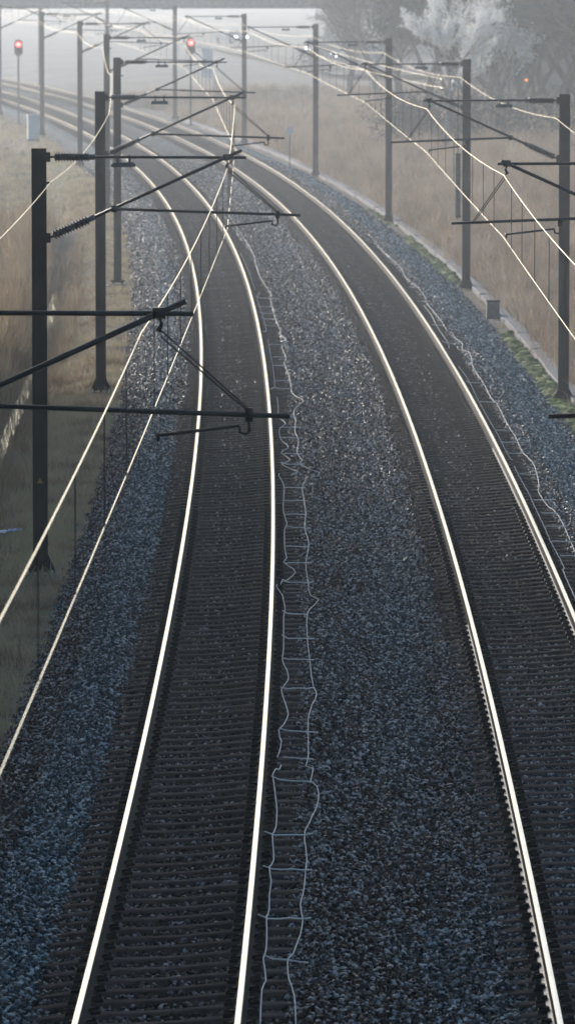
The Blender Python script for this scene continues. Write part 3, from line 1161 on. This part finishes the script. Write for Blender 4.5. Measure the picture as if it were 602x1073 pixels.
cb = empty('trackside_cabinet', pt(295, -3.55, -.6), float(line(295)[2]) + .1)
tag(cb, 'pale cabinet standing left of the far track bend', 'cabinet')
mb = MB(); mb.box(-.34, .34, -.24, .24, 0, .12); mb.build('plinth', 'footing', cb)
mb = MB(); mb.frustum(-.31, .31, -.22, .22, .121, 1.42, .01); mb.build('body', 'white', cb)
mb = MB(); mb.box(-.27, -.005, -.232, -.2215, .2, 1.36); mb.build('door', 'white', cb)
mb = MB(); mb.box(.005, .27, -.232, -.2215, .2, 1.36); mb.build('door', 'white', cb)
mb = MB(); mb.frustum(-.35, .35, -.26, .26, 1.421, 1.5, .03); mb.build('roof', 'white', cb)

sg = empty('track_sign', pt(254, SP + 2.9, -.55), float(line(254)[2]))
tag(sg, 'small pale square sign on a thin post right of the tracks', 'sign')
mb = MB(); mb.tube([(0, 0, 0), (0, 0, 1.75)], .03, 8); mb.build('post', 'plate', sg)
mb = MB(); mb.box(-.16, .16, -.05, -.032, 1.55, 1.9); mb.build('plate', 'white', sg)

kb = empty('pale_pillar', (-6.4, 468, -.1))
tag(kb, 'tall pale cabinet far off between the right red signal and the car lights', 'cabinet')
mb = MB(); mb.frustum(-.42, .42, -.3, .3, 0, 2.2, .02); mb.build('body', 'white', kb)
mb = MB(); mb.frustum(-.5, .5, -.4, .4, 2.201, 2.4, .05); mb.build('cap', 'white', kb)

mb = MB()
base = pt(73.2, -4.02, -.62)
n = 14
vs, fs = [], []
for i in range(n):
    t = i / (n - 1)
    w = .065 * math.sin(PI * min(1, t * .55 + .42)) * (1 - t * .75)
    for j in range(4):
        a = j / 3 - .5
        vs.append((base.x - .22 + .52 * t, base.y + a * w * 6 + random.uniform(-.03, .03), base.z + .07 + .02 * math.sin(j * 2.2 + i) + random.uniform(0, .05) * (1 - t) + .09 * t))
for i in range(n - 1):
    for j in range(3):
        fs.append((i * 4 + j, i * 4 + j + 1, (i + 1) * 4 + j + 1, (i + 1) * 4 + j))
mb.add(vs, fs)
lt = mb.build('plastic_scrap', 'litter')
sol = lt.modifiers.new('t', 'SOLIDIFY'); sol.thickness = .006
tag(lt, 'scrap of white and blue plastic in the grass at the left edge', 'litter')


# ------------------------------------------------------------------ signals
def signal(s, o, zl, label):
    r = empty('railway_signal', pt(s, o, -.58), float(line(s)[2]))
    tag(r, label, 'signal', 'red signals')
    z = zl + .58
    mb = MB(); mb.frustum(-.2, .2, -.2, .2, 0, .12, .02); mb.build('base', 'footing', r)
    mb = MB(); mb.tube([(0, .12, .12), (0, .12, z + .1)], .055, 8); mb.build('post', 'plate', r)
    mb = MB()
    poly = [(.26 * math.cos(t), z - .2 + (.26 * math.sin(t) + (.24 if math.sin(t) > 0 else -.24))) for t in np.linspace(0, 2 * PI, 25)[:-1]]
    mb.prism(poly, -.04, .06)
    hd = mb.build('head', 'black', r)
    mb = MB()
    mb.tube([(0, -.045, z), (0, -.11, z)], .17, 18)
    mb.build('lens_rim', 'redring', r)
    mb = MB()
    mb.tube([(0, -.10, z), (0, -.125, z), (0, -.14, z)], [.125, .115, .05], 18)
    mb.build('lens', 'redlamp', r, True)
    mb = MB()
    mb.tube([(0, -.045, z - .38), (0, -.09, z - .38)], .11, 14)
    mb.build('dark_lens', 'glass', r)
    mb = MB()
    vs, fs = [], []
    for i, t in enumerate(np.linspace(.15 * PI, .85 * PI, 9)):
        for y in (-.05, -.3):
            vs.append((.19 * math.cos(t), y, z + .19 * math.sin(t)))
    fs = [(2 * i, 2 * i + 1, 2 * i + 3, 2 * i + 2) for i in range(8)]
    mb.add(vs, fs)
    h = mb.build('hood', 'black', r)
    sl = h.modifiers.new('t', 'SOLIDIFY'); sl.thickness = .01
    return r


signal(326.3, -2.65, 4.30, 'red railway signal left of the tracks at the far left')
signal(322, SP + 3.05, 4.45, 'red railway signal right of the tracks, in front of a faint mast')

lp = empty('street_lamp', ((550 - 301) * 296 / 6084, 296, 0))
tag(lp, 'small orange lamp on a thin post in front of the hazy wood', 'lamp')
mb = MB(); mb.tube([(0, 0, -.4), (0, 0, 3.5)], [.05, .035], 8); mb.build('post', 'plate', lp)
mb = MB(); mb.frustum(-.14, .14, -.14, .14, 3.5, 3.6, .03); mb.build('hood', 'plate', lp)
mb = MB(); mb.tube([(0, -.10, 3.42), (0, -.16, 3.42)], .07, 12); mb.build('lens', 'orangelamp', lp)

# ------------------------------------------------------------------ far overpass
ov = empty('road_overpass', (-15, 430, -.6))
tag(ov, 'concrete road overpass crossing the line far off in haze', 'overpass')
inv = Matrix.Translation(-Vector(ov.location))
for nm, b, m in (('deck', (-60, 16, 425, 436, 5.85, 7.2), 'concrete'), ('parapet', (-60, 16, 425.2, 425.5, 7.203, 8.2), 'concrete'), ('parapet', (-60, 16, 435.5, 435.8, 7.203, 8.2), 'concrete'),
                 ('pier', (-46, -44.8, 427, 434, -.6, 5.847), 'concrete'), ('abutment', (13, 15.9, 425.5, 435.5, -.6, 5.847), 'concrete')):
    mb = MB()
    mb.box(*b)
    mb.build(nm, m, ov).matrix_parent_inverse = inv
# wooded road bank on the right of the overpass
xs = np.linspace(14, 140, 26)
ys = np.linspace(400, 462, 16)
XX, YY = np.meshgrid(xs, ys, indexing='ij')
ZZ = np.clip(1 - np.clip(np.abs(YY - 430.5) - 6, 0, None) / 20, 0, 1) * 7.6 * np.clip((XX - 12) / 6, .6, 1) - .8 + .2 * noise2(XX, YY, 9)
tag(link('road_bank', grid_mesh('road_bank', np.stack([XX, YY, ZZ], -1)[:, ::-1], 'ground')), 'grassy bank carrying the road up to the overpass', 'bank', kind='structure')

# road beyond with oncoming cars
ys = np.linspace(452, 1000, 30)
cx_ = 4.0 - .09 * (ys - 500)
P = np.stack([np.stack([cx_ - 4.5, ys, 0 * ys + .5], -1), np.stack([cx_ + 6.5, ys, 0 * ys + .5], -1)], 1)
tag(link('road', grid_mesh('road', P[:, ::-1][::-1], 'asphalt')), 'far road beyond the overpass', 'road', kind='structure')


def car(loc, rz, paint, label):
    r = empty('car', loc, rz)      # front towards -y
    tag(r, label, 'car', 'cars with lit headlamps')
    mb = MB()
    prof = [(-2.1, .35), (-2.15, .6), (-2.05, .78), (-1.1, .92), (-.35, 1.42), (1.0, 1.45), (1.75, 1.0), (2.1, .95), (2.15, .4), (1.9, .25), (-1.9, .22)]
    n = len(prof)
    vs = [(sx * (.86 if z < 1.1 else .68), y, z) for sx in (-1, 1) for y, z in prof]
    fs = [tuple(range(n)), tuple(range(2 * n - 1, n - 1, -1))] + [(i, n + i, n + (i + 1) % n, (i + 1) % n) for i in range(n)]
    mb.add(vs, fs)
    mb.build('body', paint, r)
    mb = MB()
    mb.add([(-.72, -1.03, .97), (.72, -1.03, .97), (.6, -.42, 1.38), (-.6, -.42, 1.38)], [(0, 1, 2, 3)])
    w = mb.build('windscreen', 'glass', r)
    for sx in (-1, 1):
        for y in (-1.35, 1.35):
            mb = MB()
            mb.tube([(sx * .70, y, .32), (sx * .88, y, .32)], .32, 14)
            mb.build('wheel', 'rubber', r)
        mb = MB()
        mb.tube([(sx * .62, -2.10, .68), (sx * .62, -2.17, .68)], .15, 12)
        mb.build('headlamp', 'headlamp', r)
    return r


car((-5.9, 611, .5), .5, 'carpaint1', 'pale blue car with lit headlamps, leftmost and farthest on the far road')
car((3.95, 535, .5), -1.15, 'carpaint2', 'dark car with lit headlamps beside the fourth visible right mast')
car((5.95, 503, .5), -1.2, 'carpaint3', 'silver car with lit headlamps, rightmost on the far road')

# ------------------------------------------------------------------ trees


def tree_meshes(seed, height, spread, leaf, leaves, bark, dens=1.0, droop=0.0, clear=.22, asp=.3, jit=.22):
    r = random.Random(seed)
    tb, V, F = MB(), [], []
    tips = []

    def grow(p, d, L, rad, lvl):
        n = 4
        path, rr = [p.copy()], [rad]
        for k in range(n):
            d = (d + Vector((r.gauss(0, .13), r.gauss(0, .13), r.gauss(0, .08) - droop * lvl * .05))).normalized()
            p = p + d * (L / n)
            path.append(p.copy())
            rr.append(rad * (1 - .55 * (k + 1) / n))
        tb.tube(path, rr, 6 if lvl < 2 else 4, caps=False)
        if lvl >= 2:
            tips.extend(path[1:])
        if lvl < 4:
            for c in range((6, 5, 4, 3)[lvl]):
                t = r.uniform(clear + .1 if lvl == 0 else .25, 1.0)
                i = min(n - 1, int(t * n))
                q = path[i].lerp(path[i + 1], t * n - i)
                az = r.uniform(0, 2 * PI)
                side = Vector((math.cos(az), math.sin(az), r.uniform(.1, .7)))
                nd = (d * .55 + side * spread).normalized()
                grow(q, nd, L * r.uniform(.5, .72), rr[i] * .6, lvl + 1)

    grow(Vector((0, 0, 0)), Vector((0, 0, 1)), height * .62, height * .022, 0)
    tips2 = tips
    n = int(leaves * dens)
    for k in range(n):
        c = tips2[r.randrange(len(tips2))] + Vector((r.gauss(0, jit), r.gauss(0, jit), r.gauss(0, jit)))
        a = Vector((r.gauss(0, 1), r.gauss(0, 1), r.gauss(0, 1))).normalized()
        b = a.orthogonal().normalized()
        sz = leaf * r.uniform(.5, 1.4)
        b2 = len(V)
        V += [tuple(c - a * sz), tuple(c + b * sz * asp), tuple(c + a * sz), tuple(c - b * sz * asp)]
        F.append((b2, b2 + 1, b2 + 2, b2 + 3))
    return tb, V, F


def make_tree(name, seed, height, spread, leaf, leaves, mleaf, mbark, **kw):
    tb, V, F = tree_meshes(seed, height, spread, leaf, leaves, mbark, **kw)
    r = empty(name)
    tb.build('trunk', mbark, r, True)
    me = bpy.data.meshes.new('crown')
    me.from_pydata(V, [], F)
    me.materials.append(M[mleaf])
    link('crown', me, r)
    return r


TREES = []
pale = [make_tree('blossom_tree', 3, 8.2, .62, .075, 30000, 'leaf_pale', 'bark_pale', clear=.22, jit=.10), make_tree('blossom_tree', 8, 8.6, .7, .075, 14000, 'leaf_pale', 'bark_pale', clear=.25, jit=.14)]
dark = [make_tree('bare_tree', 21, 12, .8, .22, 9000, 'leaf_dark', 'bark', asp=.1, clear=.05), make_tree('bare_tree', 34, 13, .9, .22, 9500, 'leaf_dark', 'bark', asp=.1, clear=.05), make_tree('evergreen_tree', 47, 11, .7, .17, 16000, 'leaf_green', 'bark', clear=.0)]
used = set()


def plant(proto, u, d, z, rz, sc, label, cat, group, wide=1.0):
    r = proto if proto.name not in used else copy_tree(proto)
    used.add(proto.name)
    r.location = ((u - 301) * d / 6084, d, z)
    r.rotation_euler = (0, 0, rz)
    r.scale = (sc * wide, sc * wide, sc)
    tag(r, label, cat, group)


plant(pale[0], 468, 300, 0, .4, .95, 'tall pale frosted tree behind the counterweight mast', 'tree', 'pale trees', .62)
plant(pale[1], 542, 318, .1, 1.9, .95, 'pale frosted tree right of the other one, nearer the corner', 'tree', 'pale trees', .6)
WT = [(395, 395, 1), (420, 372, 0), (445, 350, 1), (485, 345, 2), (505, 335, 0), (525, 342, 2), (560, 335, 2), (585, 330, 1), (605, 322, 2), (470, 330, 2), (545, 326, 2), (572, 352, 0), (540, 360, 1), (365, 410, 0), (620, 312, 2), (640, 300, 1), (515, 362, 2), (600, 345, 2)]
for k, (u, d, v) in enumerate(WT):
    pr = dark[v]
    kindw = ('bare grey tree', 'tall bare tree', 'dense dark evergreen')[v]
    order = sorted(w for w in WT if w[2] == v).index((u, d, v))
    nth = ('leftmost', 'second', 'third', 'fourth', 'fifth', 'sixth', 'seventh', 'eighth', 'ninth', 'tenth')[order]
    plant(pr, u, d, .05, k * 1.3, .9 + .25 * ((k * 37) % 10) / 10, '%s in the hazy wood, %s of its kind from the left' % (kindw, nth), 'tree', 'trees of the hazy wood')


# ------------------------------------------------------------------ unseen wood added on the left to shade the near line and air
def shade_belt_height(s):
    return 23.0 * float(np.interp(s, [-75, 42, 134], [1, 1, .33]))


mb = MB()
for k in range(64):
    s = -58 + k * 3.0 + rng.uniform(-1, 1)
    o = rng.uniform(-23, -15.5)
    h = shade_belt_height(s) * rng.uniform(.85, 1.0)
    p = pt(s, o, -.7)
    mb.tube([p, p + Vector((rng.normal(0, .3), rng.normal(0, .3), h * .5)), p + Vector((0, 0, h * .95))], [.28, .2, .05], 6)
n = 42000
s = rng.uniform(-60, 132, n)
o = rng.uniform(-24, -14.5, n)
hh = np.interp(s, [-75, 42, 134], [23.0, 23.0, 7.5]) * (.86 + .14 * noise2(s * .5, o * .5, 31))
P = pts(s, o, -.6 + hh * rng.random(n) ** .8)
D = rng.normal(size=(n, 3))
D /= np.linalg.norm(D, axis=1)[:, None]
E = np.cross(D, [.31, .52, .79])
sz = rng.uniform(.5, 1.15, n)[:, None]
Q = np.stack([P - D * sz, P + E * sz * .5, P + D * sz, P - E * sz * .5], 1).reshape(-1, 3)
b = len(mb.v)
mb.v += [tuple(q) for q in Q]
mb.f += [(b + 4 * i, b + 4 * i + 1, b + 4 * i + 2, b + 4 * i + 3) for i in range(n)]
mb.m += [1] * n
tag(mb.build('added_shade_wood', ['bark', 'leaf_green']), 'unseen wood added left of the line to shade the near track', 'wood', kind='stuff')

# ------------------------------------------------------------------ undergrowth of the wood
mb = MB()
for k in range(90):
    u = rng.uniform(400, 640)
    d = rng.uniform(300, 372)
    c = np.array([(u - 301) * d / 6084, d, .1])
    w, h = rng.uniform(.8, 1.8), rng.uniform(.8, 2.4)
    for q in range(170):
        a = rng.uniform(0, 2 * PI)
        rr = math.sqrt(rng.random())
        p = c + np.array([math.cos(a) * rr * w, math.sin(a) * rr * w, h * rng.random() * (1 - .6 * rr * rr)])
        dv = rng.normal(size=3)
        dv /= np.linalg.norm(dv)
        e = np.cross(dv, [.3, .5, .8])
        s_ = rng.uniform(.1, .28)
        mb.add([p - dv * s_, p + e * s_ * .22, p + dv * s_, p - e * s_ * .22], [(0, 1, 2, 3)])
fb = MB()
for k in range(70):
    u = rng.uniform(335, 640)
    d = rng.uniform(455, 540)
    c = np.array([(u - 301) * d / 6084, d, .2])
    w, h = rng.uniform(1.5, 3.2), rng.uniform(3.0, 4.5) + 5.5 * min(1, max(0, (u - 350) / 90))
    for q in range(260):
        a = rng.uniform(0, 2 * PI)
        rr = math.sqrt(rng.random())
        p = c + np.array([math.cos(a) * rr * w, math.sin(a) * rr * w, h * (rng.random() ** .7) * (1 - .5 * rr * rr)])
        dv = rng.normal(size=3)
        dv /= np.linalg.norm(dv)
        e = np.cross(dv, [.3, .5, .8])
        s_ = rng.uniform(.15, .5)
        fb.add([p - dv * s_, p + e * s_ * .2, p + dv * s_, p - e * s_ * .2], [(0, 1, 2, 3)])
tag(fb.build('distant_wood', 'haze_pale_twigs'), 'far wood, haze paleness painted into its twigs, beyond the overpass', 'wood', kind='stuff')
tag(mb.build('undergrowth', 'leaf_dark'), 'bare tangled undergrowth at the foot of the hazy wood', 'undergrowth', kind='stuff')

# ------------------------------------------------------------------ grass
def tuft(seed, n, h, w, lean, spr=.0):
    r = random.Random(seed)
    V, F = [], []
    for k in range(n):
        a = r.uniform(0, 2 * PI)
        p = Vector((r.gauss(0, .11), r.gauss(0, .11), -.02))
        d = Vector((math.cos(a), math.sin(a), 0))
        p = p + Vector((r.gauss(0, spr), r.gauss(0, spr), 0))
        sd = Vector((-d.y, d.x, 0)) * w * r.uniform(.6, 1.3)
        hh = h * r.uniform(.45, 1.1)
        ln = lean * hh * r.uniform(.2, 1.2)
        b = len(V)
        V += [tuple(p - sd), tuple(p + sd), tuple(p + d * ln * .35 + sd * .8 + Vector((0, 0, hh * .6))), tuple(p + d * ln * .35 - sd * .8 + Vector((0, 0, hh * .6))), tuple(p + d * ln + Vector((0, 0, hh)))]
        F += [(b, b + 1, b + 2, b + 3), (b + 3, b + 2, b + 4)]
    me = bpy.data.meshes.new('tuft')
    me.from_pydata(V, [], F)
    return me


def grass(name, label, mname, regions, protos):
    for p in protos:
        p.materials.append(M[mname])
    coll = proto_collection(name, protos)
    P, R, Sc = [], [], []
    for s0, s1, o0, o1, dens, sc in regions:
        n = int((s1 - s0) * (o1 - o0) * dens)
        s = rng.uniform(s0, s1, n)
        o = rng.uniform(o0, o1, n)
        keep = noise2(s * .5, o * .8, 21) > rng.uniform(-1.4, .25, n)
        s, o = s[keep], o[keep]
        p = pts(s, o, gz(o) - .02 + np.where(o > 12, .25 * noise2(s * .06, o * .06, 5), 0))
        k = in_view(p, 260)
        p = p[k]
        m = len(p)
        P.append(p)
        R.append(np.stack([rng.normal(0, .12, m), rng.normal(0, .12, m), rng.uniform(0, 6.28, m)], -1))
        q = sc * rng.uniform(.6, 1.3, m)
        Sc.append(np.stack([q, q, q * rng.uniform(.8, 1.2, m)], -1))
    o = scatter(name, np.concatenate(P), np.concatenate(R), np.concatenate(Sc), coll, mname, len(protos))
    tag(o, label, 'grass', kind='stuff')


grass('dry_grass', 'tall dry straw-coloured grass covering the right bank', 'straw',
      [(70, 150, SP + 3.75, SP + 9, 10, 1.0), (150, 260, SP + 3.75, SP + 16, 6.5, 1.15), (260, 330, SP + 4, SP + 28, 2.4, 1.35), (330, 390, SP + 4, SP + 30, 1.2, 1.3)], [tuft(i, 34, (.35, .45, .5, .55, .75)[i], .007, 1.15, .16) for i in range(5)])
grass('verge_grass', 'short brown and green grass on the left bank', 'verge',
      [(30, 120, -4.3, -2.7, 75, .5), (30, 120, -4.6, -2.9, 14, 1.0), (120, 240, -4.3, -2.7, 14, .7), (60, 200, -12, -5.8, 8, .9), (200, 360, -16, -2.9, 3, 1.2), (60, 150, SP + 2.9, SP + 3.8, 8, .4)], [tuft(50 + i, 24, .26, .008, .9) for i in range(5)])
grass('reeds', 'reddish brown reeds along the ditch on the left', 'reed',
      [(60, 180, -4.95, -4.3, 9, .75), (60, 180, -5.3, -4.9, 5, .6), (60, 200, -6.6, -5.5, 9, 1.3), (60, 200, -9, -6.2, 2.5, 1.2)], [tuft(80 + i, 26, .8, .009, .35) for i in range(4)])

# ------------------------------------------------------------------ haze
mb = MB()
mb.box(-1500, 1500, -120, 1900, -4, 28)
hz = mb.build('haze', [], None)
hm = bpy.data.materials.new('haze')
hm.use_nodes = True
hn = hm.node_tree
for n_ in list(hn.nodes):
    if n_.type == 'BSDF_PRINCIPLED':
        hn.nodes.remove(n_)
pv = hn.nodes.new('ShaderNodeVolumePrincipled')
pv.inputs['Color'].default_value = (.79, .88, 1.0, 1)
pv.inputs['Density'].default_value = HAZE_DENSITY
pv.inputs['Anisotropy'].default_value = .7
hn.links.new(pv.outputs[0], hn.nodes['Material Output'].inputs['Volume'])
hz.data.materials.append(hm)
tag(hz, 'cool grey morning haze filling the air', 'haze', kind='stuff')
